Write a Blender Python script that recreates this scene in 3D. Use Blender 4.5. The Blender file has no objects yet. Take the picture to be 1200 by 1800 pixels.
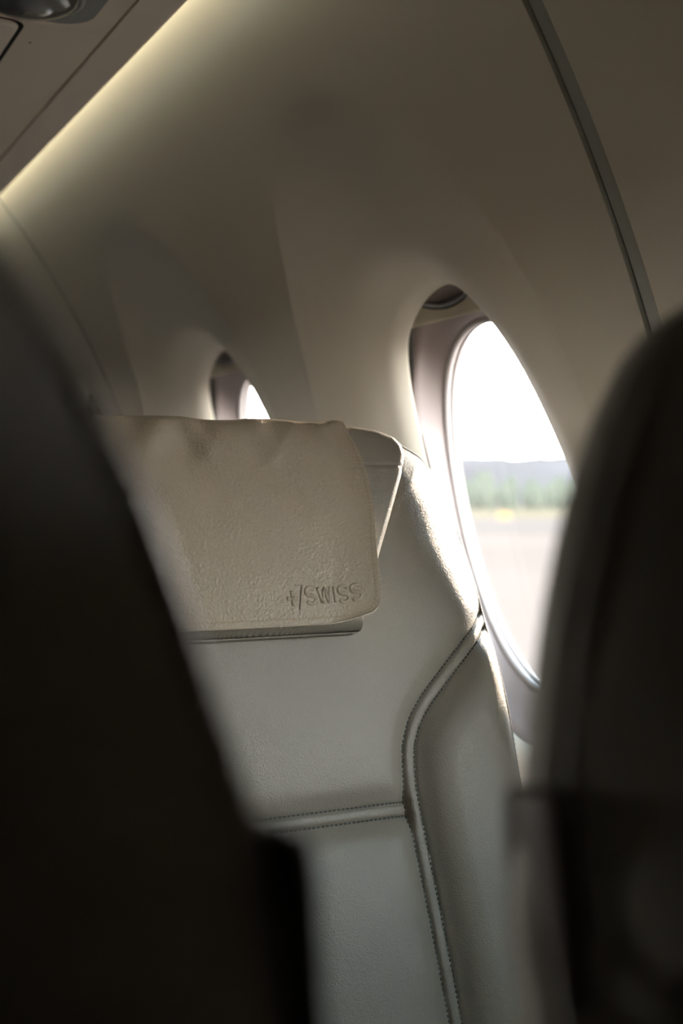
import bpy, math, random
import numpy as np

random.seed(4); rng = np.random.default_rng(4)
SC = bpy.context.scene
COL = SC.collection

# ------------------------------------------------------------------ camera, sky, sun, exposure
# Lengths below are "units"; one unit is K metres. The unit frame is centred on the lens:
# X to the window, Y aft along the cabin, Z up.
K = 0.8
CZ = 1.10                      # lens height above the cabin floor, metres
FPX = 2172.0                   # focal length in pixels of the 1200 x 1800 frame
YAW = math.atan(1123.0 / FPX)

cam_d = bpy.data.cameras.new('camera')
cam_d.sensor_fit = 'HORIZONTAL'; cam_d.sensor_width = 24.0
cam_d.lens = FPX / 1200 * 24.0
cam_d.shift_y = -16.0 / 1200
cam_d.clip_start = 0.01; cam_d.clip_end = 6000
cam_d.dof.use_dof = True
cam_d.dof.focus_distance = 1.05
cam_d.dof.aperture_fstop = 4.6
cam = bpy.data.objects.new('camera', cam_d)
cam.location = (0, 0, CZ)
cam.rotation_euler = (math.pi / 2, 0, -YAW)
COL.objects.link(cam); SC.camera = cam

world = bpy.data.worlds.new('sky'); SC.world = world
world.use_nodes = True
bg = world.node_tree.nodes['Background']
# hazy low-sun sky: bright pale horizon, dimmer and bluer overhead, the same all round
_n, _l = world.node_tree.nodes, world.node_tree.links
_tc = _n.new('ShaderNodeTexCoord'); _sep = _n.new('ShaderNodeSeparateXYZ'); _rp = _n.new('ShaderNodeValToRGB')
_l.new(_tc.outputs['Generated'], _sep.inputs[0]); _l.new(_sep.outputs['Z'], _rp.inputs['Fac']); _l.new(_rp.outputs['Color'], bg.inputs[0])
_rp.color_ramp.interpolation = 'EASE'
_st = [(0.0, (1.0, .95, .88)), (.14, (.95, .94, .93)), (.34, (.25, .33, .37)), (.62, (.075, .12, .15)), (1.0, (.05, .085, .12))]
_e = _rp.color_ramp.elements
_e[0].position, _e[0].color = _st[0][0], (*_st[0][1], 1); _e[1].position, _e[1].color = _st[-1][0], (*_st[-1][1], 1)
for _p, _c in _st[1:-1]:
    _q = _e.new(_p); _q.color = (*_c, 1)
bg.inputs[1].default_value = 32.0

sun_d = bpy.data.lights.new('sun', 'SUN')
sun_d.energy = 11.0; sun_d.angle = math.radians(2.5); sun_d.color = (1.0, 0.80, 0.60)
sun = bpy.data.objects.new('sun', sun_d); COL.objects.link(sun)
SUN_AZ = math.radians(26)      # towards aft, measured from straight out of the window
SUN_EL = math.radians(17)
from mathutils import Vector
_to = Vector((math.cos(SUN_AZ) * math.cos(SUN_EL), math.sin(SUN_AZ) * math.cos(SUN_EL), math.sin(SUN_EL)))
sun.rotation_euler = _to.to_track_quat('Z', 'Y').to_euler()

SC.view_settings.view_transform = 'Standard'
SC.view_settings.look = 'None'
SC.view_settings.gamma = 1.0
SC.view_settings.use_curve_mapping = False
SC.view_settings.exposure = 0.45
SC.cycles.use_denoising = True
SC.cycles.max_bounces = 14
SC.cycles.diffuse_bounces = 8
SC.cycles.transparent_max_bounces = 16
SC.cycles.sample_clamp_indirect = 6.0

# ------------------------------------------------------------------ helpers
def W(p):
    p = np.asarray(p, float) * K
    p[..., 2] += CZ
    return p

def mesh_of(name, V, quads=None, tris=None, polys=None, smooth=True):
    V = np.asarray(V, np.float32).reshape(-1, 3)
    me = bpy.data.meshes.new(name)
    loops = []; starts = []; totals = []; n = 0
    for F in (quads, tris):
        if F is not None and len(F):
            F = np.asarray(F, np.int32); k = F.shape[1]
            loops.append(F.ravel()); starts.append(n + np.arange(len(F)) * k); totals.append(np.full(len(F), k)); n += F.size
    for P in (polys or []):
        P = np.asarray(P, np.int32); loops.append(P); starts.append([n]); totals.append([len(P)]); n += len(P)
    loops = np.concatenate(loops).astype(np.int32); starts = np.concatenate(starts).astype(np.int32)
    me.vertices.add(len(V)); me.vertices.foreach_set('co', V.ravel())
    me.loops.add(len(loops)); me.loops.foreach_set('vertex_index', loops)
    me.polygons.add(len(starts)); me.polygons.foreach_set('loop_start', starts)
    me.update(calc_edges=True)
    me.polygons.foreach_set('use_smooth', np.full(len(starts), smooth))
    me.update()
    return me

def obj(name, me, mat, parent=None, **props):
    """me is in world metres; a child is stored relative to its parent's world position."""
    o = bpy.data.objects.new(name, me); COL.objects.link(o)
    if mat is not None: me.materials.append(mat)
    if parent is not None:
        o.parent = parent
        off = Vector(parent['_w']) if '_w' in parent else Vector((0, 0, 0))
        o.matrix_parent_inverse.identity()
        o.location = -off
    for k, v in props.items(): o[k] = v
    return o

def root(name, loc, **props):
    o = bpy.data.objects.new(name, None); COL.objects.link(o)
    o.location = loc; o['_w'] = list(loc); o.empty_display_size = .05
    for k, v in props.items(): o[k] = v
    return o

def grid_quads(nr, nc, wrap=False):
    r = np.arange(nr - 1)[:, None]; c = np.arange(nc if wrap else nc - 1)[None, :]
    a = r * nc + c; b = r * nc + (c + 1) % nc
    return np.stack([a, b, b + nc, a + nc], -1).reshape(-1, 4)

def sub(V, Q):
    u, inv = np.unique(Q, return_inverse=True)
    return V[u], inv.reshape(Q.shape)

def box_mesh(name, x0, x1, y0, y1, z0, z1, bev=0.0):
    import bmesh
    bm = bmesh.new(); bmesh.ops.create_cube(bm, size=1)
    for v in bm.verts:
        v.co = ((x0 + x1) / 2 + v.co.x * (x1 - x0), (y0 + y1) / 2 + v.co.y * (y1 - y0), (z0 + z1) / 2 + v.co.z * (z1 - z0))
    if bev: bmesh.ops.bevel(bm, geom=bm.edges[:], offset=bev, segments=4, profile=.6, affect='EDGES')
    me = bpy.data.meshes.new(name); bm.to_mesh(me); bm.free()
    if bev: me.polygons.foreach_set('use_smooth', [True] * len(me.polygons))
    return me

def wbox(name, x0, x1, y0, y1, z0, z1, bev=0.0):
    a = W((x0, y0, z0)); b = W((x1, y1, z1))
    return box_mesh(name, a[0], b[0], a[1], b[1], a[2], b[2], bev)

def tube(P, r, nseg=10, closed=False):
    P = np.asarray(P, float); n = len(P)
    if closed: T = np.roll(P, -1, 0) - np.roll(P, 1, 0)
    else: T = np.gradient(P, axis=0)
    T /= np.linalg.norm(T, axis=1)[:, None] + 1e-12
    N = np.zeros_like(P); ref = np.array([0.3, -0.9, 0.2])
    prev = ref - T[0] * ref.dot(T[0])
    for i in range(n):
        v = prev - T[i] * prev.dot(T[i]); v /= np.linalg.norm(v); N[i] = v; prev = v
    B = np.cross(T, N)
    a = np.linspace(0, 2 * np.pi, nseg, endpoint=False)
    V = P[:, None] + r * (np.cos(a)[None, :, None] * N[:, None] + np.sin(a)[None, :, None] * B[:, None])
    Q = grid_quads(n, nseg, True)
    if closed:
        c = np.arange(nseg); l = (n - 1) * nseg
        # twist-free enough for these near-planar loops
        Q = np.concatenate([Q, np.stack([l + c, l + (c + 1) % nseg, (c + 1) % nseg, c], -1)])
        return V.reshape(-1, 3), Q, []
    return V.reshape(-1, 3), Q, [list(range(nseg))[::-1], list((n - 1) * nseg + np.arange(nseg))]

def resample(P, n, closed=False):
    P = np.asarray(P, float)
    if closed: P = np.vstack([P, P[:1]])
    d = np.r_[0, np.cumsum(np.linalg.norm(np.diff(P, axis=0), axis=1))]
    t = np.linspace(0, d[-1], n, endpoint=not closed)
    return np.stack([np.interp(t, d, P[:, k]) for k in range(P.shape[1])], -1)

def smooth_poly(P, n, it=12):
    P = resample(P, n)
    for _ in range(it):
        Q = P.copy(); Q[1:-1] = .25 * P[:-2] + .5 * P[1:-1] + .25 * P[2:]; P = Q
    return P

def dist_to(pts, poly, chunk=20000):
    out = np.empty(len(pts))
    for i in range(0, len(pts), chunk):
        q = pts[i:i + chunk]
        out[i:i + chunk] = np.sqrt(((q[:, None] - poly[None]) ** 2).sum(-1).min(1))
    return out

# ------------------------------------------------------------------ materials
def mat_base(name, color, rough=.5, spec=.5, metal=0.0):
    m = bpy.data.materials.new(name); m.use_nodes = True
    b = m.node_tree.nodes['Principled BSDF']
    b.inputs['Base Color'].default_value = (*color, 1)
    b.inputs['Roughness'].default_value = rough
    b.inputs['Specular IOR Level'].default_value = spec
    b.inputs['Metallic'].default_value = metal
    return m, m.node_tree, b

def add_var(nt, b, color, scale, amount, coords='Object'):
    tc = nt.nodes.new('ShaderNodeTexCoord'); n = nt.nodes.new('ShaderNodeTexNoise')
    n.inputs['Scale'].default_value = scale; n.inputs['Detail'].default_value = 4
    nt.links.new(tc.outputs[coords], n.inputs['Vector'])
    r = nt.nodes.new('ShaderNodeValToRGB')
    r.color_ramp.elements[0].position = .3; r.color_ramp.elements[1].position = .7
    r.color_ramp.elements[0].color = (*[c * (1 - amount) for c in color], 1)
    r.color_ramp.elements[1].color = (*[min(1, c * (1 + amount)) for c in color], 1)
    nt.links.new(n.outputs['Fac'], r.inputs['Fac']); nt.links.new(r.outputs['Color'], b.inputs['Base Color'])
    return tc

def leather(name, color, cell=700, strength=.35, dist=.0006, rough=.48, wr=0.25):
    m, nt, b = mat_base(name, color, rough, .45)
    tc = add_var(nt, b, color, 9, .06)
    v = nt.nodes.new('ShaderNodeTexVoronoi'); v.feature = 'SMOOTH_F1'; v.inputs['Scale'].default_value = cell
    mp = nt.nodes.new('ShaderNodeMapping')
    nz = nt.nodes.new('ShaderNodeTexNoise'); nz.inputs['Scale'].default_value = cell * .35; nz.inputs['Detail'].default_value = 3
    mx = nt.nodes.new('ShaderNodeMixRGB'); mx.blend_type = 'ADD'; mx.inputs['Fac'].default_value = .0022
    nt.links.new(tc.outputs['Object'], nz.inputs['Vector'])
    nt.links.new(tc.outputs['Object'], mx.inputs['Color1']); nt.links.new(nz.outputs['Color'], mx.inputs['Color2'])
    nt.links.new(mx.outputs['Color'], v.inputs['Vector'])
    big = nt.nodes.new('ShaderNodeTexNoise'); big.inputs['Scale'].default_value = 60; big.inputs['Detail'].default_value = 4
    nt.links.new(tc.outputs['Object'], big.inputs['Vector'])
    ad = nt.nodes.new('ShaderNodeMath'); ad.operation = 'MULTIPLY_ADD'; ad.inputs[1].default_value = wr * 4
    nt.links.new(big.outputs['Fac'], ad.inputs[0]); nt.links.new(v.outputs['Distance'], ad.inputs[2])
    bp = nt.nodes.new('ShaderNodeBump'); bp.inputs['Strength'].default_value = strength; bp.inputs['Distance'].default_value = dist
    nt.links.new(ad.outputs[0], bp.inputs['Height']); nt.links.new(bp.outputs['Normal'], b.inputs['Normal'])
    return m

def plastic(name, color, rough=.45, bump=.05, scale=900, var=.03):
    m, nt, b = mat_base(name, color, rough, .4)
    tc = add_var(nt, b, color, 3, var)
    n = nt.nodes.new('ShaderNodeTexNoise'); n.inputs['Scale'].default_value = scale
    nt.links.new(tc.outputs['Object'], n.inputs['Vector'])
    bp = nt.nodes.new('ShaderNodeBump'); bp.inputs['Strength'].default_value = bump; bp.inputs['Distance'].default_value = .0004
    nt.links.new(n.outputs['Fac'], bp.inputs['Height']); nt.links.new(bp.outputs['Normal'], b.inputs['Normal'])
    return m

M = {}
M['seat'] = leather('seat_leather', (.212, .196, .162), cell=800, strength=.40, dist=.0008)
M['flap'] = leather('flap_leather', (.285, .238, .174), cell=480, strength=.55, dist=.0010)
M['stitch'] = mat_base('dark_thread', (.06, .07, .065), .8, .2)[0]
M['thread'] = mat_base('beige_thread', (.26, .20, .13), .8, .2)[0]
M['suede'] = mat_base('suede_edge', (.80, .72, .60), .9, .1)[0]
M['shell'] = plastic('seat_shell_plastic', (.34, .33, .30), .5)
M['arm'] = plastic('armrest_plastic', (.075, .065, .052), .6)
M['frame'] = mat_base('seat_frame_metal', (.35, .35, .35), .4, .5, .8)[0]
M['wall'] = plastic('sidewall_lining', (.71, .645, .535), .50, .04)
M['joint'] = plastic('joint_strip', (.42, .42, .38), .6, .04)
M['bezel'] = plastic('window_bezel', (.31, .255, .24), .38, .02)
M['ring'] = plastic('window_trim_ring', (.42, .375, .355), .25, .0)
M['shade'] = plastic('shade_fabric', (.56, .49, .37), .7, .06)
M['handle'] = mat_base('grey_handle', (.36, .36, .37), .35, .5, .2)[0]
M['bin'] = plastic('bin_plastic', (.86, .76, .66), .5, .05)
M['binpanel'] = plastic('service_panel_plastic', (.84, .73, .61), .5, .05)
M['greyplastic'] = plastic('grey_bezel_plastic', (.26, .27, .26), .45, .05)
M['dark'] = mat_base('dark_gap', (.02, .02, .018), .9, .1)[0]
M['skin'] = mat_base('fuselage_skin', (.12, .12, .12), .8, .2)[0]
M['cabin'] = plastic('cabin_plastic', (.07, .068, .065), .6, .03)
M['carpet'] = plastic('carpet', (.05, .055, .07), .95, .3, 300, .2)
M['chrome'] = mat_base('lens_glass', (.10, .10, .10), .06, .8, .2)[0]

# acrylic: mostly clear, faint reflection, scattering added as a pale haze over the view
m = bpy.data.materials.new('window_acrylic'); m.use_nodes = True; nt = m.node_tree; nt.nodes.clear()
out = nt.nodes.new('ShaderNodeOutputMaterial')
tr = nt.nodes.new('ShaderNodeBsdfTransparent'); tr.inputs[0].default_value = (.95, .95, .95, 1)
gl = nt.nodes.new('ShaderNodeBsdfGlossy'); gl.inputs['Roughness'].default_value = .04
tl = nt.nodes.new('ShaderNodeBsdfTranslucent'); tl.inputs[0].default_value = (1, .95, .92, 1)
m1 = nt.nodes.new('ShaderNodeMixShader'); m1.inputs[0].default_value = .04
m2 = nt.nodes.new('ShaderNodeMixShader'); m2.inputs[0].default_value = .013
nt.links.new(tr.outputs[0], m1.inputs[1]); nt.links.new(gl.outputs[0], m1.inputs[2])
nt.links.new(m1.outputs[0], m2.inputs[1]); nt.links.new(tl.outputs[0], m2.inputs[2])
nt.links.new(m2.outputs[0], out.inputs[0])
M['acrylic'] = m

m = bpy.data.materials.new('cove_led'); m.use_nodes = True; nt = m.node_tree; nt.nodes.clear()
out = nt.nodes.new('ShaderNodeOutputMaterial'); em = nt.nodes.new('ShaderNodeEmission')
em.inputs[0].default_value = (.95, 1.0, .84, 1); em.inputs[1].default_value = 6.5
nt.links.new(em.outputs[0], out.inputs[0]); M['led'] = m

# ------------------------------------------------------------------ the sidewall
R, XC, ZC = 1.74, -.766, -.44          # cross-section circle of the lining
def cyl(Y, s, dep):
    phi = np.asarray(s) / R; r = R + np.asarray(dep)
    return np.stack([XC + r * np.cos(phi), np.asarray(Y) + 0 * phi, ZC + r * np.sin(phi)], -1)

AP_HW, AP_HH, AP_S = .190, .319, .404       # opening in the lining
GL_HW, GL_HH, GL_S = .198, .258, .403       # oval pane
GL_DEP, BZ_DEP, SH_DEP = .155, .106, .1045
def sup(al, hw, hh, e):
    c, s_ = np.abs(np.cos(al)), np.abs(np.sin(al))
    return ((c / hw) ** e + (s_ / hh) ** e) ** (-1 / e)

def ap_r(al, grow=0.0):
    e = 2.15 + 1.5 * np.maximum(np.cos(al), 0) * np.maximum(np.sin(al), 0)     # blunter upper aft corner
    r = sup(al, AP_HW + grow, AP_HH + grow, e)
    return r * (1 - .26 * np.maximum(-np.cos(al), 0) * np.maximum(np.sin(al), 0))

def scoop_r(al):
    lo = np.zeros_like(al) + .01; hi = np.zeros_like(al) + 1.2
    for _ in range(40):
        r = (lo + hi) / 2
        y = r * np.cos(al) + .004; s_ = AP_S + r * np.sin(al) - .35
        hh = np.where(s_ > 0, .67, .56)
        g = np.abs(y / .35) ** 2.1 + np.abs(s_ / hh) ** 2.1
        lo = np.where(g < 1, r, lo); hi = np.where(g < 1, hi, r)
    return (lo + hi) / 2

S_LO, S_HI = -.86, 1.40
def rect_r(al, yl, yh):
    c, s_ = np.cos(al), np.sin(al)
    with np.errstate(divide='ignore'):
        ry = np.where(c > 0, yh / c, yl / c); rs = np.where(s_ > 0, (S_HI - AP_S) / s_, (S_LO - AP_S) / s_)
    return np.minimum(np.where(np.isfinite(ry), ry, 9), np.where(np.isfinite(rs), rs, 9))

def angles(yl, yh, n=360):
    a = list(np.linspace(-np.pi, np.pi, n, endpoint=False))
    for y in (yl, yh):
        for s_ in (S_LO - AP_S, S_HI - AP_S): a.append(math.atan2(s_, y))
    return np.array(sorted(a))

def softclip(v):
    return np.minimum(.5 * (v + np.sqrt(v * v + .04)) * np.where(v < 0, np.exp(2 * v), 1), 1.0)

def lining_panel(name, yc, y0, y1, parent):
    al = angles(y0 - yc, y1 - yc)
    ra = ap_r(al); rc = scoop_r(al); rr = rect_r(al, y0 - yc, y1 - yc)
    rc = np.minimum(rc, rr * .995)
    rows = []
    rows.append((ra, .0025, True))
    for dr in (0.0, .0006, .0015, .003, .005, .0075, .0105, .014, .018, .022, .026):
        rows.append((ra + dr, 0.0, False))
    for q in np.linspace(0, 1, 60)[1:] ** 1.15:
        rows.append((ra + .026 + (rc - ra - .026) * q, 0.0, False))
    for q in np.r_[np.linspace(0.01, .12, 6), np.linspace(.16, 1, 14)]:
        rows.append((rc + (rr - rc) * q, 0.0, False))
    V = []
    for r, dp, _ in rows:
        Y = yc + r * np.cos(al); s_ = AP_S + r * np.sin(al)
        t = (rc - r) / (rc - ra)
        width = .016
        ts = .5 * (t + np.sqrt(t * t + width ** 2))
        ts = np.where(t < 0, ts * np.exp(3 * t), ts)
        d = .067 * ts + .014 * softclip(1 - (r - ra) / .075) ** 1.25 + .010 * np.clip(1 - (r - ra) / .026, 0, 1) ** 2.5
        d = d + .011 * np.exp(-(((Y - yc - .04) / .10) ** 2 + ((s_ - .715) / .055) ** 2) ** 1.5) * np.clip(t * 2, 0, 1)
        d = d + dp
        V.append(cyl(Y, s_, d))
    V = np.array(V)
    return obj(name, mesh_of(name, W(V.reshape(-1, 3)), grid_quads(len(rows), len(al), True)), M['wall'], parent)

wall = root('wall_right', (0.0, 0.0, 0.0), kind='structure')
J1, J2, PITCH2 = .972, 2.750, 1.765
WIN = [.500, 1.452, 2.270, 3.215]
CELLS = [(.062, J1 - .0128), (J1 + .0128, 1.848), (1.848, J2 - .006), (J2 + .006, 3.60)]
for yc, (a, b_) in zip(WIN, CELLS): lining_panel('lining_panel', yc, a, b_, wall)

def cyl_patch(name, y0, y1, s0, s1, dep, mat, parent, ns=60, ny=2):
    s_ = np.linspace(s0, s1, ns)[:, None]; Y = np.linspace(y0, y1, ny)[None]
    V = cyl(Y + 0 * s_, s_ + 0 * Y, dep + 0 * (s_ + Y))
    return obj(name, mesh_of(name, W(V.reshape(-1, 3)), grid_quads(ns, ny)), mat, parent)

cyl_patch('lining_panel', -2.0, .058, S_LO, S_HI, 0, M['wall'], wall)
cyl_patch('lining_panel', 3.604, 4.6, S_LO, S_HI, 0, M['wall'], wall)
# the two panel joints: a recessed strip with a dark slit along its edge
def joint(y, w0, w1):
    s_ = np.linspace(S_LO, S_HI, 70)
    prof = [(y + w1, 0.0), (y + w1, .012), (y + w0, .012), (y + w0, .004), (y - w1, .002), (y - w1, 0)]
    V = np.array([cyl(np.full_like(s_, a), s_, np.full_like(s_, d)) for a, d in prof])
    obj('joint_strip', mesh_of('joint_strip', W(V.reshape(-1, 3)), grid_quads(len(prof), len(s_)), smooth=False), M['joint'], wall)
joint(J1, .009, .013)
joint(J2, .003, .0062)

def skin_panel(yc, y0, y1):
    al = angles(y0 - yc, y1 - yc, 120)
    ra = sup(al, GL_HW + .02, GL_HH + .02, 2.1); rr = rect_r(al, y0 - yc, y1 - yc)
    V = np.array([cyl(yc + (ra + (rr - ra) * q) * np.cos(al), AP_S + (ra + (rr - ra) * q) * np.sin(al), np.full_like(al, .172)) for q in np.linspace(0, 1, 8)])
    obj('outer_skin', mesh_of('outer_skin', W(V.reshape(-1, 3)), grid_quads(8, len(al), True)), M['skin'], wall)
edges = [.0, .95, 1.848, 2.74, 3.62]
for i, yc in enumerate(WIN): skin_panel(yc, edges[i], edges[i + 1])
cyl_patch('outer_skin', -2.0, .0, S_LO, S_HI, .172, M['skin'], wall)
cyl_patch('outer_skin', 3.62, 4.6, S_LO, S_HI, .172, M['skin'], wall)

# ------------------------------------------------------------------ windows
def oval_loop(yc, k, dr_y=0.0, n=220):
    """k=0 lining opening, k=1 glass oval, as Y, s arrays."""
    al = np.linspace(-np.pi, np.pi, n, endpoint=False)
    r0 = ap_r(al, .004); r1 = sup(al, GL_HW, GL_HH, 2.05)
    y0, s0 = yc + r0 * np.cos(al), AP_S + r0 * np.sin(al)
    y1, s1 = yc + .012 + r1 * np.cos(al), GL_S + r1 * np.sin(al)
    return y0 + (y1 - y0) * k, s0 + (s1 - s0) * k

def make_window(i, yc, drop=0.0):
    prof = [(-.25, .100), (0, .0950), (.10, .097), (.26, .106), (.28, .108), (.50, .120), (.72, .130), (.90, .138), (.97, .143), (1.0, .148), (1.0, .166)]
    V = []
    for k, d in prof:
        y, s_ = oval_loop(yc, k)
        tt = np.clip((s_ - .57) / .09, 0, 1)
        V.append(cyl(y, s_, d + .013 * tt * tt * (3 - 2 * tt) * max(0, 1 - max(k, 0) * 1.2)))
    V = np.array(V)
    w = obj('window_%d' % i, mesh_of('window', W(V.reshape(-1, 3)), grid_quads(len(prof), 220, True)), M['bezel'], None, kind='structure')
    w['_w'] = [0, 0, 0]
    y, s_ = oval_loop(yc, .975)
    V, Q, _ = tube(cyl(y, s_, np.full(220, .1445)), .0062, 12, True)
    obj('trim_ring', mesh_of('trim_ring', W(V), Q), M['ring'], w)
    y, s_ = oval_loop(yc, 1.02)
    V, Q, _ = tube(cyl(y, s_, np.full(220, .155)), .0045, 10, True)
    obj('pane_seal', mesh_of('pane_seal', W(V), Q), M['ring'], w)
    # pane: a curved sheet, rings towards the centre
    y1, s1 = oval_loop(yc, .99); cy, cs = yc + .012, GL_S
    V = [cyl(cy + (y1 - cy) * q, cs + (s1 - cs) * q, np.full(220, .158)) for q in (1, .75, .5, .25)]
    V = np.concatenate([np.array(V).reshape(-1, 3), cyl(np.array([cy]), np.array([cs]), np.array([.158]))])
    c = np.arange(220); T = np.stack([660 + c, 660 + (c + 1) % 220, np.full(220, 880)], -1)
    obj('pane', mesh_of('pane', W(V), grid_quads(4, 220, True), T), M['acrylic'], w)
    # raised sliding shade: its lower end with the lens-shaped finger recess
    n = 160; al = np.linspace(-np.pi, np.pi, n, endpoint=False)
    hc = (yc + .030, .7065 - drop)
    ly = .066 * np.cos(al); ls = .0165 * np.sign(np.sin(al)) * np.abs(np.sin(al)) ** 1.25
    up = (ls > 0); ls = np.where(up, ls * 1.0, ls * .85)
    ey, es = .215, None
    c_, s__ = np.cos(al), np.sin(al)
    big = np.minimum(np.where(np.abs(c_) > 1e-6, .215 / np.maximum(np.abs(c_), 1e-6), 9),
                     np.where(s__ > 0, (.12 + drop) / np.maximum(np.abs(s__), 1e-6), (hc[1] - .678 + drop) / np.maximum(np.abs(s__), 1e-6)))
    oy, os_ = big * c_, big * s__
    rows = []
    for q in (0, .04, .15, .4, .7, 1):
        rows.append(cyl(hc[0] + ly + (oy - ly) * q, hc[1] + ls + (os_ - ls) * q, np.full(n, SH_DEP + (.0015 if q == 0 else 0))))
    rows.append(cyl(hc[0] + oy, hc[1] + os_, np.full(n, SH_DEP + .004)))
    sh = obj('shade', mesh_of('shade', W(np.array(rows).reshape(-1, 3)), grid_quads(len(rows), n, True)), M['shade'], w)
    rows = []
    for q, d, sh_s in ((1, .0005, 0), (.97, .0025, 0), (.90, .008, .0012), (.80, .014, .0025), (.55, .016, .004), (.05, .016, .005)):
        rows.append(cyl(hc[0] + ly * q, hc[1] + ls * q + sh_s, np.full(n, SH_DEP + d)))
    hr = obj('finger_recess', mesh_of('finger_recess', W(np.array(rows).reshape(-1, 3)), grid_quads(len(rows), n, True), polys=[list(5 * n + np.arange(n))]), M['handle'], sh)
    t = np.linspace(-1, 1, 40)
    V, Q, P = tube(cyl(hc[0] + .060 * t, hc[1] - .0105 * (1 - t * t) - .000 + .001, np.full(40, SH_DEP + .003)), .0028, 8)
    obj('pull_lip', mesh_of('pull_lip', W(V), Q, polys=P), M['handle'], sh)
    return w
for i, yc in enumerate(WIN): make_window(i + 1, yc, 0.0 if i == 0 else 0.0)

# ------------------------------------------------------------------ overhead bin and cove light
EX, EZ = .550, .638
bin_root = root('overhead_bin', tuple(W((.3, 1.5, EZ))), label='long beige overhead bin with service panels above the window seats', category='overhead bin')
Y0B, Y1B = -1.9, 4.5
def extrude(name, prof, y0, y1, mat, parent, smooth=False):
    P = np.array(prof); n = len(P)
    V = np.concatenate([np.stack([P[:, 0], np.full(n, y), P[:, 1]], -1) for y in (y0, y1)])
    c = np.arange(n); Q = np.stack([c, (c + 1) % n, n + (c + 1) % n, n + c], -1)
    return obj(name, mesh_of(name, W(V), Q, polys=[list(c[::-1]), list(n + c)], smooth=smooth), mat, parent)
# outboard fascia strip with a rounded lip
arc = [(EX - .006 + .006 * math.cos(a), EZ + .006 + .006 * math.sin(a)) for a in np.linspace(-math.pi / 2, .3, 8)]
extrude('fascia_strip', [(.4935, EZ + .0005)] + arc + [(EX - .004, EZ + .018), (.4935, EZ + .018)], Y0B, Y1B, M['bin'], bin_root)
extrude('panel_groove', [(.470, EZ + .010), (.500, EZ + .010), (.500, EZ + .02), (.470, EZ + .02)], Y0B, Y1B, M['dark'], bin_root)
extrude('blank_panel', [(.02, EZ), (.4885, EZ), (.4885, EZ + .012), (.02, EZ + .012)], 1.6445, Y1B, M['binpanel'], bin_root)
extrude('service_panel', [(.02, EZ - .0004), (.4885, EZ - .0004), (.4885, EZ + .012), (.02, EZ + .012)], Y0B, 1.6425, M['binpanel'], bin_root)
extrude('bin_body', [(.02, EZ + .011), (EX - .07, EZ + .012), (EX - .08, .78), (.25, 1.02), (-.10, 1.10), (-.16, .95), (-.10, .70)], Y0B, Y1B, M['bin'], bin_root)

def rounded_rect(x0, x1, y0, y1, r, n=10):
    P = []
    for cx, cy, a0 in ((x1 - r, y1 - r, 0), (x0 + r, y1 - r, 90), (x0 + r, y0 + r, 180), (x1 - r, y0 + r, 270)):
        for a in np.linspace(a0, a0 + 90, n): P.append((cx + r * math.cos(math.radians(a)), cy + r * math.sin(math.radians(a))))
    return np.array(P)
def plate(name, P, z0, z1, mat, parent, bev=.002):
    c = P.mean(0); n = len(P)
    inn = c + (P - c) * (1 - bev / np.abs(P - c).max())
    rings = [(P, z1), (P, z0 + bev), (inn, z0)]
    V = np.concatenate([np.column_stack([q, np.full(n, z)]) for q, z in rings])
    return obj(name, mesh_of(name, W(V), grid_quads(3, n, True), polys=[list(2 * n + np.arange(n))], smooth=False), mat, parent)
# grey reading-light bezel (bevelled corner) with its round lens
lb = plate('reading_light_bezel', rounded_rect(.245, .457, 1.30, 1.628, .045), EZ - .0030, EZ + .002, M['greyplastic'], bin_root)
a = np.linspace(0, 2 * np.pi, 48, endpoint=False)
lc = np.array((.363, 1.552))
V, Q, _ = tube(np.column_stack([lc[0] + .065 * np.cos(a), lc[1] + .065 * np.sin(a), np.full(48, EZ - .0035)]), .004, 8, True)
obj('lens_rim', mesh_of('lens_rim', W(V), Q), M['handle'], lb)
rows = [np.column_stack([lc[0] + .063 * q * np.cos(a), lc[1] + .063 * q * np.sin(a), np.full(48, EZ - .004 - .020 * math.sqrt(1 - q * q))]) for q in np.linspace(1, .05, 14)]
obj('lens', mesh_of('lens', W(np.concatenate(rows)), grid_quads(14, 48, True), polys=[list(13 * 48 + np.arange(48))]), M['chrome'], lb)
plate('hatch_recess', rounded_rect(.10, .3825, 1.6455, 1.985, .024), EZ - .0006, EZ + .001, M['dark'], bin_root, .0003)
plate('hatch_cover', rounded_rect(.10, .3755, 1.649, 1.98, .022), EZ - .006, EZ, M['bin'], bin_root, .004)
obj('pin_hole', mesh_of('pin_hole', W(np.array([(.403 + .0022 * math.cos(q), 1.719 + .0022 * math.sin(q), EZ - .0004) for q in np.linspace(0, 6.28, 13)[:-1]])), polys=[list(range(12))]), M['dark'], bin_root)

led = wbox('cove_light', .503, .523, .95, Y1B - .1, EZ + .040, EZ + .048)
obj('cove_light', led, M['led'], None, label='warm strip light glowing in the gap behind the bin edge', category='strip light')

# ------------------------------------------------------------------ the rest of the cabin shell
fz = -CZ / K
def slab(name, x0, x1, y0, y1, z0, z1, mat): return obj(name, wbox(name, x0, x1, y0, y1, z0, z1), mat, None, kind='structure')
slab('floor', -2.5, 1.1, -1.9, 4.5, fz - .05, fz, M['carpet'])
slab('ceiling', -2.5, .75, -1.9, 4.5, 1.12, 1.17, M['cabin'])
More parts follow.
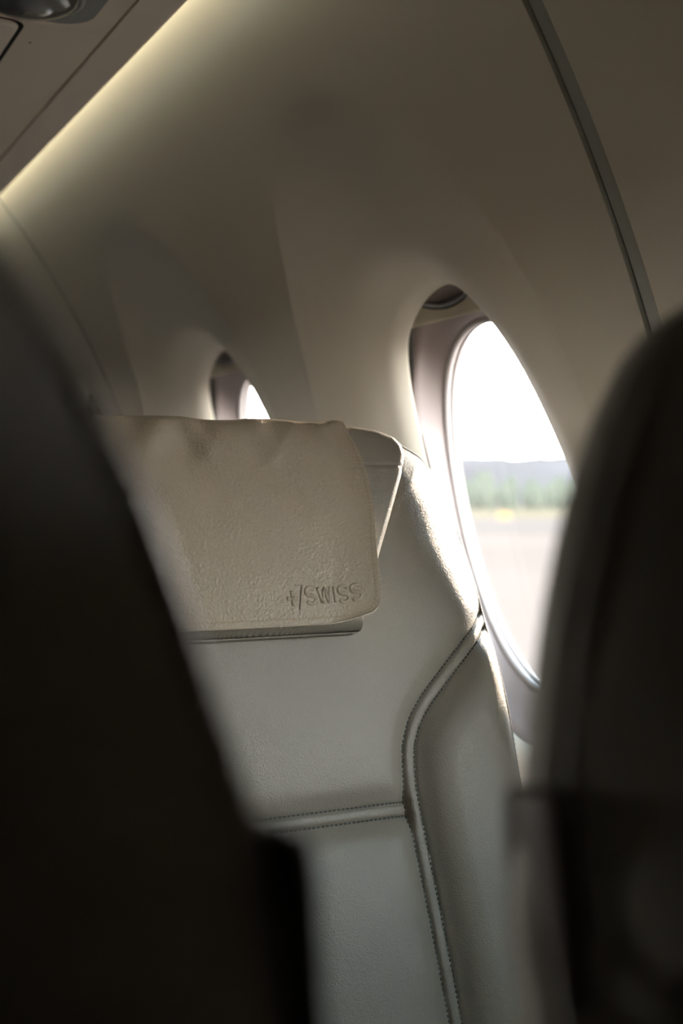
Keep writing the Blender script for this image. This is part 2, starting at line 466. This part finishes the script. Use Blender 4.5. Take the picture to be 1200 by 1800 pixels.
# the opposite sidewall with its own row of oval windows
XL = -2.45
def plane_ring(yc, zc_, hw, hh, x, n=60):
    a_ = np.linspace(-np.pi, np.pi, n, endpoint=False); r = sup(a_, hw, hh, 2.2)
    return np.column_stack([np.full(n, x), yc + r * np.cos(a_), zc_ + r * np.sin(a_)])
wl_ = root('wall_left', (0.0, 0.0, 0.0), kind='structure')
LW = [1.85 + .81 * i for i in range(3)]
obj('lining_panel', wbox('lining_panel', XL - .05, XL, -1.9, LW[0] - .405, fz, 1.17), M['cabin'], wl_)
for i, yc in enumerate(LW):
    y0, y1 = yc - .405, yc + .405 if i < 2 else 4.68
    corners = [math.atan2(z_ - .05, y_ - yc) for z_ in (fz, 1.17) for y_ in (y0, y1)]
    al = np.array(sorted(list(np.linspace(-np.pi, np.pi, 60, endpoint=False)) + corners))
    c_, s_ = np.cos(al), np.sin(al)
    rr = np.minimum(np.where(c_ > 0, (y1 - yc) / np.maximum(c_, 1e-6), (y0 - yc) / np.minimum(c_, -1e-6)), np.where(s_ > 0, (1.17 - .05) / np.maximum(s_, 1e-6), (fz - .05) / np.minimum(s_, -1e-6)))
    ra = sup(al, .20, .28, 2.2)
    V = np.array([np.column_stack([np.full_like(al, XL), yc + r * c_, .05 + r * s_]) for r in (ra, ra + (rr - ra) * .5, rr)])
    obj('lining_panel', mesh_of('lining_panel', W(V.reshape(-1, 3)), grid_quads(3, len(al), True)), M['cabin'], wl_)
    V = np.concatenate([plane_ring(yc, .05, .201, .281, XL), plane_ring(yc, .05, .19, .27, XL - .06)])
    w_ = obj('window_%d' % (i + 5), mesh_of('window', W(V), grid_quads(2, 60, True)), M['bezel'], None, kind='structure')
    obj('pane', mesh_of('pane', W(plane_ring(yc, .05, .195, .275, XL - .05)), polys=[list(range(60))]), M['acrylic'], w_)
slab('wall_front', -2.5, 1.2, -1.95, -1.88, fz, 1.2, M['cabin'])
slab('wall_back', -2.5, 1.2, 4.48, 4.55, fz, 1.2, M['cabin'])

# ------------------------------------------------------------------ seats
OUT = [(.295, -.90), (.295, -.60), (.295, -.136), (.288, -.081), (.279, -.025), (.273, .003), (.260, .038), (.245, .065), (.221, .082), (.196, .091), (.163, .097), (.10, .0995), (.04, .1005), (.0, .1008)]
WELT = [(.297, -.139), (.266, -.168), (.237, -.199), (.205, -.229), (.187, -.250), (.174, -.277), (.169, -.319), (.1705, -.355), (.173, -.408), (.176, -.460), (.178, -.511), (.180, -.561), (.184, -.68), (.19, -.90)]
HW_S = -.3415
def seat_frame(cx, Y0, rho):
    c, s_ = math.cos(rho), math.sin(rho)
    def T(x, s, n):
        x, s, n = np.broadcast_arrays(np.asarray(x, float), np.asarray(s, float), np.asarray(n, float))
        return np.stack([cx + x, Y0 + s * s_ - n * c, s * c + n * s_], -1)
    return T

HEAD = [(.112, -.142), (.126, -.106), (.146, -.059), (.166, -.017), (.187, .029), (.196, .055), (.193, .070), (.183, .081), (.162, .089), (.13, .093), (.05, .094)]

def smoothstep(a, b, x):
    t = np.clip((x - a) / (b - a), 0, 1); return t * t * (3 - 2 * t)

def make_seat(cx, Y0, rho, label, detail, flap_detail=False, arm=None, taper=0.0, grow=0.0):
    T = seat_frame(cx, Y0, rho)
    base = tuple(W((cx, Y0 - .30, fz)))
    seat = root('passenger_seat', base, label=label, category='seat', group='cabin seats')
    oo = np.array(OUT); oo[:, 0] -= taper * np.clip(oo[:, 1] + .15, 0, 1)
    if grow:
        oo[:, 0] += grow * np.clip(oo[:, 0] / .2, 0, 1); oo[1:, 1] = oo[1:, 1] * 1.033 + .013 - .012 * smoothstep(.03, .09, oo[1:, 1])
    s_top = oo[-1, 1] - .0003
    half = smooth_poly(oo, 500, 6)
    loop_r = half; loop_l = half[::-1] * (-1, 1)
    outline = np.vstack([loop_r, loop_l])                   # open at the bottom
    ww = np.array(WELT); ww[:, 0] += grow * smoothstep(.22, .30, ww[:, 0]); ww[:, 1] += .3 * grow * smoothstep(.22, .30, ww[:, 0])
    welt_r = smooth_poly(ww, 500, 40)
    nr, nc = detail
    # rows packed towards the top, columns towards the edges
    sv = np.linspace(-.90, s_top, nr)
    hs, hx = half[:, 1], half[:, 0]
    wv = np.interp(sv, hs, hx); wv[-1] = .04
    u = np.linspace(-1, 1, nc); u = np.sign(u) * (1 - (1 - np.abs(u)) ** 1.25)
    X = wv[:, None] * u[None]; S_ = sv[:, None] + 0 * X
    pts = np.stack([X.ravel(), S_.ravel()], -1)
    apts = np.abs(pts[:, :1]); apts = np.hstack([apts, pts[:, 1:]])
    step = 1 if nr > 300 else 3
    d_e = dist_to(apts, half[::step]); d_w = dist_to(apts, welt_r[::step])
    d_h = np.where(apts[:, 0] < .169, np.abs(pts[:, 1] - HW_S), 9)
    x, s_ = apts[:, 0], pts[:, 1]
    wx = np.interp(s_, welt_r[::-1, 1], welt_r[::-1, 0])       # welt x at this height
    side = (s_ < welt_r[0, 1]) & (x > wx)                             # side bolster
    # edge rounding: broad and soft on the upper wing, tight on the lower bolster
    k = smoothstep(-.21, -.01, s_)
    rr = .040 + .090 * k; rd = .030 + .018 * k
    e = np.clip(1 - d_e / rr, 0, 1)
    n = -rd * e ** 2.3
    hwid = .0072
    def channel(d):
        o = np.maximum(d - hwid, 0)
        g = -.0085 * np.exp(-(o / .013) ** 2)
        ins = np.where(d < hwid, .0018 * (1 - (d / hwid) ** 2), 0)
        return g + ins - .0030 * np.exp(-((d - hwid) / .0018) ** 2)
    n = n + channel(d_w) * smoothstep(.0, .02, d_e + .008) + channel(d_h) * (1 - np.exp(-(d_w / .006) ** 2))
    dm = np.minimum(d_w, d_h)
    n = n + .007 * (1 - np.exp(-(dm / .05) ** 2)) + .010 * side * smoothstep(0, .05, d_w) * smoothstep(0, .06, d_e)
    # gentle hollow behind the head
    n = n - .006 * np.exp(-((x / .16) ** 2 + ((s_ + .02) / .12) ** 2))
    P = T(pts[:, 0], s_, n).reshape(-1, 3)
    Q = grid_quads(nr, nc)
    fc = Q[:, 0]
    reg = np.where(side, np.where(pts[:, 0] > 0, 3, 4), np.where(s_ > HW_S, 1, 2))
    reg = np.where(d_w < hwid, np.where(pts[:, 0] > 0, 5, 6), reg); reg = np.where((d_h < hwid) & (reg < 3), 7, reg)
    fr = reg[fc]
    Vw = W(P)
    for r_, nm in ((1, 'upper_panel'), (2, 'lower_panel'), (3, 'side_bolster'), (4, 'side_bolster'), (5, 'welt'), (6, 'welt'), (7, 'cross_welt')):
        Qs = Q[fr == r_]
        if len(Qs):
            v, q = sub(Vw, Qs); obj(nm, mesh_of(nm, v, q), M['seat'], seat)
    # stitches: short dark thread dashes along both sides of every welt
    if flap_detail:
        def surf(px, ps):
            """nearest heightfield value"""
            i = np.clip(np.searchsorted(sv, ps), 1, nr - 1); i = np.where(np.abs(sv[i - 1] - ps) < np.abs(sv[i] - ps), i - 1, i)
            out = np.empty(len(px)); N2 = n.reshape(nr, nc)
            for j, (a_, b_) in enumerate(zip(px, i)): out[j] = np.interp(a_, X[b_], N2[b_])
            return out
        segs = []
        wl = resample(welt_r[(welt_r[:, 1] > -.75)], 900)
        tn = np.gradient(wl, axis=0); tn /= np.linalg.norm(tn, axis=1)[:, None]; nn = np.stack([-tn[:, 1], tn[:, 0]], -1)
        L = np.r_[0, np.cumsum(np.linalg.norm(np.diff(wl, axis=0), axis=1))]
        for sgn in (-1, 1):
            for mir in (1, -1):
                q = wl + sgn * (hwid + .0002) * nn
                t = .012
                while t < L[-1] - .004:
                    a_ = np.array([np.interp(t, L, q[:, 0]), np.interp(t, L, q[:, 1])]); b_ = np.array([np.interp(t + .0028, L, q[:, 0]), np.interp(t + .0028, L, q[:, 1])])
                    segs.append((a_ * (mir, 1), b_ * (mir, 1))); t += .0052
        for sgn in (-1, 1):
            for xx in np.arange(-.160, .160, .0052): segs.append((np.array((xx, HW_S + sgn * (hwid + .0002))), np.array((xx + .0028, HW_S + sgn * (hwid + .0002)))))
        A = np.array([s[0] for s in segs]); B = np.array([s[1] for s in segs])
        na, nb = surf(A[:, 0], A[:, 1]), surf(B[:, 0], B[:, 1])
        dirv = (B - A); dirv /= np.linalg.norm(dirv, axis=1)[:, None]; pv = np.stack([-dirv[:, 1], dirv[:, 0]], -1) * .0009
        V = []
        for P0, nz in ((A, na), (B, nb)):
            for sg, h in ((1, -.0005), (1, .0011), (-1, .0011), (-1, -.0005)):
                V.append(T(P0[:, 0] + sg * pv[:, 0], P0[:, 1] + sg * pv[:, 1], nz + h))
        V = np.stack(V, 1); nS = len(segs); o = (np.arange(nS) * 8)[:, None]
        F = np.concatenate([o + np.array(f) for f in ([0, 1, 5, 4], [1, 2, 6, 5], [2, 3, 7, 6], [0, 3, 2, 1], [4, 5, 6, 7])])
        obj('seam_stitching', mesh_of('seam_stitching', W(V.reshape(-1, 3)), F, smooth=False), M['stitch'], seat, kind='stuff')
    # piping, side strip and back shell follow the outline
    ol = resample(outline, 420 if nr > 300 else 200)
    tn = np.gradient(ol, axis=0); tn /= np.linalg.norm(tn, axis=1)[:, None]; nn = np.stack([tn[:, 1], -tn[:, 0]], -1)
    N2d = n.reshape(nr, nc)                                    # the cushion's own rim height, so the piping sits on it
    rim = np.vstack([np.stack([X[:, -1], sv], -1), np.stack([X[:, 0], sv], -1), np.stack([X[-1], np.full(nc, sv[-1])], -1)])
    rim_n = np.r_[N2d[:, -1], N2d[:, 0], N2d[-1]]
    ne = np.array([rim_n[((rim - q) ** 2).sum(1).argmin()] for q in ol])
    for _ in range(6): ne[1:-1] = .25 * ne[:-2] + .5 * ne[1:-1] + .25 * ne[2:]
    ne = ne + .006
    def ring(off, nv): return T(ol[:, 0] + nn[:, 0] * off, ol[:, 1] + nn[:, 1] * off, nv)
    V, Q2, Pc = tube(ring(.0006, ne - .0080), .0018, 10)
    obj('piping', mesh_of('piping', W(V), Q2, polys=Pc), M['seat'], seat)
    prof = [(.0010, ne - .0100), (.0030, ne - .0092), (.0060, ne - .0125), (.0085, ne - .0165), (.0090, ne - .021), (.0070, ne - .027)]
    V = np.array([ring(o_, q_) for o_, q_ in prof])
    obj('side_strip', mesh_of('side_strip', W(V.reshape(-1, 3)), grid_quads(len(prof), len(ol))), M['seat'], seat)
    if flap_detail:
        V = []; F = []
        q = ring(.0050, ne - .0112); q2 = ring(.0062, ne - .0126)
        Lq = np.r_[0, np.cumsum(np.linalg.norm(np.diff(q, axis=0), axis=1))]
        for t in np.arange(.1, Lq[-1] - .1, .0065):
            f = lambda arr, t_: np.array([np.interp(t_, Lq, arr[:, c_]) for c_ in range(3)])
            b0 = len(V); V += [f(q, t), f(q, t + .003), f(q2, t + .003), f(q2, t)]; F.append((b0, b0 + 1, b0 + 2, b0 + 3))
        V = np.array(V) + (0.0, -.0006, 0)
        V[:, 0] += np.where(V[:, 0] > cx, .0006, -.0006)
        obj('edge_stitching', mesh_of('edge_stitching', W(V), F, smooth=False), M['stitch'], seat, kind='stuff')
    prof = [(.0065, ne - .025), (.002, ne - .030), (-.010, ne - .037), (-.035, ne - .044), (-.09, ne - .050), (-.16, ne - .052)]
    V = np.array([ring(o_, q_) for o_, q_ in prof]); nl = len(ol)
    obj('back_shell', mesh_of('back_shell', W(V.reshape(-1, 3)), grid_quads(len(prof), nl), polys=[list((len(prof) - 1) * nl + np.arange(nl))]), M['shell'], seat)
    # headrest cushion
    hh = smooth_poly(np.array(HEAD) * (1.04, 1), 300, 5)
    nr2, nc2 = (200, 220) if nr > 300 else (60, 70)
    sv2 = np.linspace(-.142, .094, nr2); w2 = np.interp(sv2, hh[:, 1], hh[:, 0])
    u2 = np.linspace(-1, 1, nc2); u2 = np.sign(u2) * (1 - (1 - np.abs(u2)) ** 1.5)
    X2 = w2[:, None] * u2[None]; S2 = sv2[:, None] + 0 * X2
    bot = np.stack([np.linspace(0, .1165, 60), np.full(60, -.142)], -1)
    p2 = np.stack([np.abs(X2).ravel(), S2.ravel()], -1)
    d2 = dist_to(p2, np.vstack([hh, bot, np.stack([np.linspace(0, .05, 30), np.full(30, .094)], -1)]))
    e2 = np.clip(1 - d2 / .016, 0, 1)
    h2 = .050 - .028 * (1 - np.sqrt(np.maximum(1 - e2 ** 2.0, 0))) 
    h2 = h2 - .006 * np.exp(-((p2[:, 0] / .09) ** 2)) * 0
    # seam crease across the ear of the cushion
    h2 = h2 - .0010 * np.exp(-((p2[:, 1] - .040) / .0020) ** 2) * smoothstep(.13, .15, p2[:, 0])
    TH = lambda x_, s0_, n_: T(x_, np.asarray(s0_) - .0115, n_)
    P2 = TH(X2.ravel(), S2.ravel(), h2)
    hd = obj('headrest', mesh_of('headrest', W(P2), grid_quads(nr2, nc2)), M['seat'], seat)
    hl = np.vstack([hh, hh[::-1] * (-1, 1)]); hl = resample(hl, 240, True)
    V = np.array([TH(hl[:, 0], hl[:, 1], .0225 + 0 * hl[:, 0]), TH(hl[:, 0], hl[:, 1], .010 + 0 * hl[:, 0]), TH(hl[:, 0] * .97, hl[:, 1], -.045 + 0 * hl[:, 0])])
    obj('headrest_side', mesh_of('headrest_side', W(V.reshape(-1, 3)), grid_quads(3, 240, True)), M['seat'], hd)
    V, Q2, _ = tube(TH(hl[:, 0], hl[:, 1], np.full(240, .0205)), .0012, 8, True)
    obj('headrest_piping', mesh_of('headrest_piping', W(V), Q2), M['seat'], hd)
    make_flap(T, seat, flap_detail)
    # lower seat: cushion, frame, legs (below the picture)
    x0, x1 = cx - .285, cx + .285
    yb = Y0 + math.sin(rho) * -.78
    obj('seat_cushion', wbox('seat_cushion', x0, x1, yb - .60, yb - .06, fz + .42, fz + .57, .03), M['seat'], seat)
    obj('seat_frame', wbox('seat_frame', x0 + .02, x1 - .02, yb - .56, yb + .02, fz + .36, fz + .425, .008), M['frame'], seat)
    for sx in (x0 + .07, x1 - .11):
        for sy in (yb - .50, yb - .06): obj('leg', wbox('leg', sx, sx + .04, sy, sy + .05, fz, fz + .37, .006), M['frame'], seat)
    if arm:
        arm_side, adx, atop = arm
        # folded-up armrest standing beside the backrest
        pr = [(.296, -.030), (.303, -.031), (.306, -.036), (.306, -.058), (.302, -.064), (.295, -.062)]
        sL = np.r_[np.array([-.093, -.094, -.098, -.106, -.120]), np.linspace(-.14, -.62, 12)]
        sc = np.array([.35, .75, .9, .97, 1.0] + [1.0] * 12)
        c0 = np.array((.299, -.046))
        V = [T(arm_side * (adx + c0[0] + (p[0] - c0[0]) * q), s1 + atop, c0[1] + (p[1] - c0[1]) * q) for s1, q in zip(sL, sc) for p in pr]
        obj('armrest', mesh_of('armrest', W(np.array(V)), grid_quads(len(sL), len(pr), True), polys=[list(range(len(pr)))]), M['arm'], seat, label='dark brown folded-up armrest')
    return seat

# leather flap laid over the headrest
FL_R = [(.1215, -.1190), (.1280, -.1050), (.1295, -.080), (.1325, -.042), (.1395, .003), (.1405, .035), (.1325, .072), (.1185, .097), (.1165, .110), (.116, .15)]
def make_flap(T, seat, fine):
    T0 = T
    T = lambda x_, s0_, n_: T0(x_, np.asarray(s0_) - .021, n_)
    nu, nv = (260, 240) if fine else (60, 50)
    edge = smooth_poly(FL_R, 400, 20)
    # v runs up the front then over the top and back
    vs = np.linspace(-.1285, .165, nv)
    wr = np.interp(vs, edge[:, 1], edge[:, 0])
    low = vs < -.104                                            # rounded lower corners
    rc = .020
    dy = np.clip((-.104 + .0 - vs) / .0245, 0, 1)
    wr = np.where(low, .1280 - rc * (1 - np.sqrt(np.maximum(1 - dy ** 2, 0))), wr)
    u = np.linspace(-1, 1, nu)
    x = wr[:, None] * np.where(u > 0, u, u * 1.36)[None]
    v = vs[:, None] + 0 * x
    # lower edge bows up towards the corner
    v = v + .007 * np.clip((u[None] - .55) / .45, 0, 1) ** 2 * np.clip((-.04 - vs[:, None]) / .08, 0, 1)
    top = .088; rad = .016
    t = np.clip((v - top) / rad, 0, None)
    ang = np.minimum(t, math.pi / 2)
    s_ = np.where(v < top, v, top + rad * np.sin(ang) * .75)
    n = .0575 - np.where(v < top, 0, rad * (1 - np.cos(ang)) + np.maximum(t - math.pi / 2, 0) * rad)
    # stand-off and soft folds
    U = u[None] + 0 * x
    n = n + .010 * np.clip(U - .6, 0, 1) ** 1.5 / .253 * smoothstep(.06, -.10, v) * .8
    n = n - .003 * smoothstep(.75, 1.0, U) * smoothstep(-.02, .06, v) * (1 - smoothstep(.085, .10, v))
    f = np.zeros_like(n)
    for cx_, sl, wd, am in ((-.10, .35, .016, .0030), (-.062, -.45, .011, .0035), (-.028, .5, .014, .0030), (.012, -.4, .012, .0035), (.052, .55, .015, .0040), (.088, -.3, .011, .0030)):
        f += am * np.exp(-((x - cx_ - sl * (v - .09)) / wd) ** 2) * np.exp(-((v - .078) / .028) ** 2)
    f += .0018 * np.sin(x * 70 + 3 * np.sin(v * 30)) * smoothstep(-.06, .06, v)
    n = n + f * 1.0
    s_ = s_ + .004 * np.exp(-((x - .112) / .014) ** 2) * smoothstep(.07, .098, v) + .0012 * np.sin(x * 45) * smoothstep(.06, .09, v)
    th = .0055
    F0 = T(x, s_, n); Fb = T(x, s_, n - th)
    fl = obj('headrest_flap', mesh_of('headrest_flap', W(F0.reshape(-1, 3)), grid_quads(nv, nu)), M['flap'], seat)
    idx = np.r_[np.arange(nu), np.arange(1, nv) * nu + nu - 1, (nv - 1) * nu + np.arange(nu - 2, -1, -1), np.arange(nv - 2, 0, -1) * nu]
    a_, b_ = F0.reshape(-1, 3)[idx], Fb.reshape(-1, 3)[idx]
    mid = (a_ + b_) / 2
    ctr = F0.reshape(-1, 3).mean(0); outw = mid - ctr; outw[:, 1] = 0; outw /= np.linalg.norm(outw, axis=1)[:, None]
    mid = mid + outw * .0010
    obj('cut_edge', mesh_of('cut_edge', W(np.concatenate([a_, mid, b_])), grid_quads(3, len(idx), True)), M['suede'], fl)
    obj('flap_lining', mesh_of('flap_lining', W(Fb.reshape(-1, 3)), grid_quads(nv, nu)), M['suede'], fl)
    if not fine: return
    def at(px, pv, lift=0.0):
        """point on the flap at (x, v)"""
        out = []
        for a1, b1, c1 in np.broadcast(px, pv, lift):
            j = np.clip(np.searchsorted(vs, b1), 1, nv - 1); fj = (b1 - vs[j - 1]) / (vs[j] - vs[j - 1])
            r = []
            for jj in (j - 1, j): r.append((np.interp(a1, x[jj], s_[jj]), np.interp(a1, x[jj], n[jj])))
            ss = r[0][0] * (1 - fj) + r[1][0] * fj; nv_ = r[0][1] * (1 - fj) + r[1][1] * fj
            out.append(T(a1, ss, nv_ + c1))
        return np.array(out)
    # running stitch set in from the edge
    path = []
    for b1 in np.linspace(.088, -.102, 120): path.append((np.interp(b1, vs, wr) - .0055, b1))
    for q in np.linspace(0, math.pi / 2, 12)[1:]: path.append((.1225 - .016 + .016 * math.cos(q), -.102 - .0205 * math.sin(q)))
    for a1 in np.linspace(.10, -.14, 120): path.append((a1, -.1225))
    path = np.array(path); L = np.r_[0, np.cumsum(np.linalg.norm(np.diff(path, axis=0), axis=1))]
    V = []; F = []
    for t in np.arange(0, L[-1] - .004, .0046):
        p0 = np.array([np.interp(t, L, path[:, k_]) for k_ in (0, 1)]); p1 = np.array([np.interp(t + .0029, L, path[:, k_]) for k_ in (0, 1)])
        d = p1 - p0; d /= np.linalg.norm(d) + 1e-9; w_ = np.array((-d[1], d[0])) * .0006
        c4 = np.array([p0 + w_, p1 + w_, p1 - w_, p0 - w_]); b0 = len(V)
        V += list(at(c4[:, 0], c4[:, 1], .00045)); F.append((b0, b0 + 1, b0 + 2, b0 + 3))
    obj('running_stitch', mesh_of('running_stitch', W(np.array(V)), F, smooth=False), M['thread'], fl, kind='stuff')
    # loose suede fibres on the cut edge, lower right corner
    V = []; F = []
    epath = [(np.interp(b1, vs, wr), b1) for b1 in np.linspace(-.01, -.104, 70)]
    for q in np.linspace(.1, math.pi / 2, 14): epath.append((.1080 + .020 * math.cos(q), -.104 - .0235 * math.sin(q)))
    epath += [(a1, -.1280) for a1 in np.linspace(.105, .01, 60)]
    for (ex, ev) in epath:
        for _ in range(3):
            p = at(np.array([ex - .0004]), np.array([ev]), np.array([-.001 - .002 * rng.random()]))[0]
            d = np.array([(1.0 if ev > -.12 else .15) * rng.uniform(.2, 1), rng.uniform(-.4, .4), rng.uniform(-1, .3)]); d /= np.linalg.norm(d)
            ln = rng.uniform(.0008, .0030); b0 = len(V)
            sd = np.cross(d, (0, 1, 0)); sd = sd / (np.linalg.norm(sd) + 1e-9) * .00022
            V += [p - sd, p + sd, p + d * ln]; F.append((b0, b0 + 1, b0 + 2))
    obj('edge_fibres', mesh_of('edge_fibres', W(np.array(V)), None, F, smooth=False), M['suede'], fl, kind='stuff')
    # embossed lettering: strokes raised from the leather, conformed to the flap
    strokes = []
    def S_letter(x0, w_, h):
        r = w_ / 2; P = []
        for a1 in np.linspace(25, 270, 14): P.append((x0 + r + r * math.cos(math.radians(a1)), h * .75 + h * .25 * math.sin(math.radians(a1))))
        for a1 in np.linspace(90, -155, 14)[1:]: P.append((x0 + r + r * math.cos(math.radians(a1)), h * .25 + h * .25 * math.sin(math.radians(a1))))
        return P
    H = .0170
    strokes.append(S_letter(.0, .0125, H))
    strokes.append([(.0165, H), (.0205, 0), (.0250, H * .95), (.0295, 0), (.0335, H)])
    strokes.append([(.0385, 0), (.0385, H)])
    strokes.append(S_letter(.0435, .0125, H)); strokes.append(S_letter(.0600, .0125, H))
    strokes.append([(-.0030, H * 1.18), (-.0100, -H * .35)])
    strokes.append([(-.0255, H * .36), (-.0105, H * .36)]); strokes.append([(-.0180, H * .84), (-.0180, -H * .12)])
    strokes.append([(-.0120, H * 1.17), (-.0045, H * 1.17)])
    ox, ov, st = .0435, -.1070, .0042
    V = []; Q = []
    for k_, sp in enumerate(strokes):
        P = resample(np.array(sp), max(6, 7 * len(sp)) if len(sp) < 8 else len(sp) * 2); tn_ = np.gradient(P, axis=0); tn_ /= np.linalg.norm(tn_, axis=1)[:, None] + 1e-9
        nn_ = np.stack([-tn_[:, 1], tn_[:, 0]], -1); stw = st * (.7 if k_ == 5 else .3 if k_ == 8 else 1)
        b0 = len(V)
        for o_, lf in ((-.62, -.0004), (-.34, .0010), (.34, .0010), (.62, -.0004)):
            q = P + nn_ * stw * o_
            V += list(at(ox + q[:, 0] * .87, ov + q[:, 1], lf))
        m_ = len(P); Q += list(b0 + grid_quads(4, m_))
        Q.append(np.array([b0, b0 + m_, b0 + 2 * m_, b0 + 3 * m_])); e_ = b0 + m_ - 1
        Q.append(np.array([e_, e_ + 3 * m_, e_ + 2 * m_, e_ + m_]))
    obj('embossed_lettering', mesh_of('embossed_lettering', W(np.array(V)), np.array(Q)), M['flap'], fl)

make_seat(.51, 1.242, math.radians(18), 'sunlit beige leather window seat with stitched seams and embossed headrest flap', (560, 440), True, None, 0.0, .026)
make_seat(-.165, .240, math.radians(6), 'dark blurred foreground seat back on the left, farther from the window', (150, 110), False, (1, -.009, .018), .12)
make_seat(.548, .320, math.radians(8), 'dark blurred foreground seat back on the right, close to the window wall', (150, 110), False, (-1, -.010, .0), .15)

# ------------------------------------------------------------------ outdoors (metres)
GZ = CZ - 4.0
def ground_strip(name, r0, r1, z, mat, a0=-40, a1=140, **props):
    a = np.radians(np.linspace(a0, a1, 60)); V = np.concatenate([np.column_stack([r * np.sin(a), r * np.cos(a), np.full(60, z)]) for r in (r0, r1)])
    return obj(name, mesh_of(name, V, grid_quads(2, 60), smooth=False), mat, None, **props)
def ground_mat(name, c, scale, var):
    m, nt, b = mat_base(name, c, 1.0, 0.0); add_var(nt, b, c, scale, var); return m
M['apron'] = ground_mat('apron_concrete', (.118, .089, .075), .02, .08)
M['taxi'] = ground_mat('taxiway_asphalt', (.104, .081, .071), .02, .06)
M['grass'] = ground_mat('dry_grass', (.112, .088, .058), .05, .15)
M['leaf'] = ground_mat('tree_leaves', (.066, .072, .053), .15, .35)
M['bark'] = ground_mat('tree_bark', (.06, .045, .035), 1, .2)
M['hill'] = ground_mat('wooded_hill', (.078, .067, .066), .004, .25)
M['orange'] = mat_base('orange_paint', (.30, .13, .02), .6, .3)[0]
gp = obj('ground', mesh_of('ground', [(-6000, -6000, GZ), (6000, -6000, GZ), (6000, 6000, GZ), (-6000, 6000, GZ)], [(0, 1, 2, 3)], smooth=False), M['apron'], None, kind='structure')
ground_strip('taxiway', 160, 300, GZ + .05, M['taxi'], kind='structure')
ground_strip('grass_strip', 320, 1500, GZ + .08, M['grass'], kind='structure')
# far wooded hill
na, nr_ = 220, 24
az = np.radians(np.linspace(-30, 110, na)); rad = np.linspace(1900, 3300, nr_)
prof = np.sin(np.linspace(0, math.pi, nr_)) ** .8
ridge = 112 + 9 * np.sin(az * 7 + 1.0) + 5 * np.sin(az * 19) + 3 * np.sin(az * 43 + 2)
Z = GZ - 2 + ridge[None] * prof[:, None] + rng.normal(0, 1.2, (nr_, na)) * prof[:, None]
V = np.stack([rad[:, None] * np.sin(az)[None], rad[:, None] * np.cos(az)[None], Z], -1)
obj('hill', mesh_of('hill', V.reshape(-1, 3), grid_quads(nr_, na)), M['hill'], None, kind='structure')

# tree line: individual trees in two staggered rows
import bmesh
crowns = []
for k_ in range(4):
    bm = bmesh.new(); bmesh.ops.create_icosphere(bm, subdivisions=3, radius=1)
    ph = rng.uniform(0, 6, 6)
    for v in bm.verts:
        c = v.co.normalized()
        f = 1 + .16 * math.sin(5 * c.x + ph[0]) * math.sin(4 * c.y + ph[1]) + .12 * math.sin(9 * c.z + ph[2]) * math.sin(8 * c.x + ph[3]) + .06 * math.sin(17 * c.y + ph[4])
        v.co = Vector((c.x * f, c.y * f, c.z * f * 1.25 + 1.1))
    me = bpy.data.meshes.new('crown'); bm.to_mesh(me); bm.free(); me.materials.append(M['leaf']); crowns.append(me)
    me.polygons.foreach_set('use_smooth', [True] * len(me.polygons))
bm = bmesh.new(); bmesh.ops.create_cone(bm, segments=8, radius1=.09, radius2=.05, depth=1.0, cap_ends=True)
for v in bm.verts: v.co.z += .5
tm = bpy.data.meshes.new('trunk'); bm.to_mesh(tm); bm.free(); tm.materials.append(M['bark'])
TREE_ROW = ('low leafy tree in the nearest row of the hazy tree line', 'leafy tree in the middle row of the hazy tree line', 'tall leafy tree in the back row of the tree line below the hill')
def tree(az_, dist, h, k_, row):
    o = bpy.data.objects.new('tree', None); COL.objects.link(o); o.location = (dist * math.sin(az_), dist * math.cos(az_), GZ)
    o['label'] = TREE_ROW[row]; o['category'] = 'tree'; o['group'] = ('nearest', 'middle', 'back')[row] + ' row of the far tree line'
    s_ = h / 2.45
    c = bpy.data.objects.new('crown', crowns[k_]); t = bpy.data.objects.new('trunk', tm)
    for q in (c, t): COL.objects.link(q); q.parent = o
    c.scale = (s_ * rng.uniform(.5, .66), s_ * rng.uniform(.5, .66), s_); c.rotation_euler.z = rng.uniform(0, 6)
    t.scale = (h * .5, h * .5, h * .35)
for row, (dist, h0) in enumerate(((740, 15), (815, 19), (895, 25))):
    for a_ in np.arange(26, 46, 1.05): tree(math.radians(a_ + rng.uniform(-.2, .2) + .35 * row), dist + rng.uniform(-15, 15), h0 * rng.uniform(.75, 1.2), int(rng.integers(4)), row)

# orange marker board beside the taxiway
def pix_ground(u, v, z):
    a_, b_ = (u - 600) / FPX, (884 - v) / FPX
    d = Vector((math.sin(YAW) + a_ * math.cos(YAW), math.cos(YAW) - a_ * math.sin(YAW), b_)); t = (z - CZ) / b_
    return Vector((d.x * t, d.y * t, z))
p = pix_ground(886, 914, GZ)
mk = root('marker_board', tuple(p), label='small orange marker board on the grass beyond the apron', category='marker')
mm = box_mesh('board', p.x - 1.5, p.x + 1.5, p.y - .2, p.y + .2, p.z + .3, p.z + 1.6, .05); obj('board', mm, M['orange'], mk)
for dx in (-1.1, 1.0): obj('post', box_mesh('post', p.x + dx, p.x + dx + .12, p.y - .06, p.y + .06, p.z, p.z + .35), M['bark'], mk)

for o in list(bpy.data.objects):
    if '_w' in o: del o['_w']
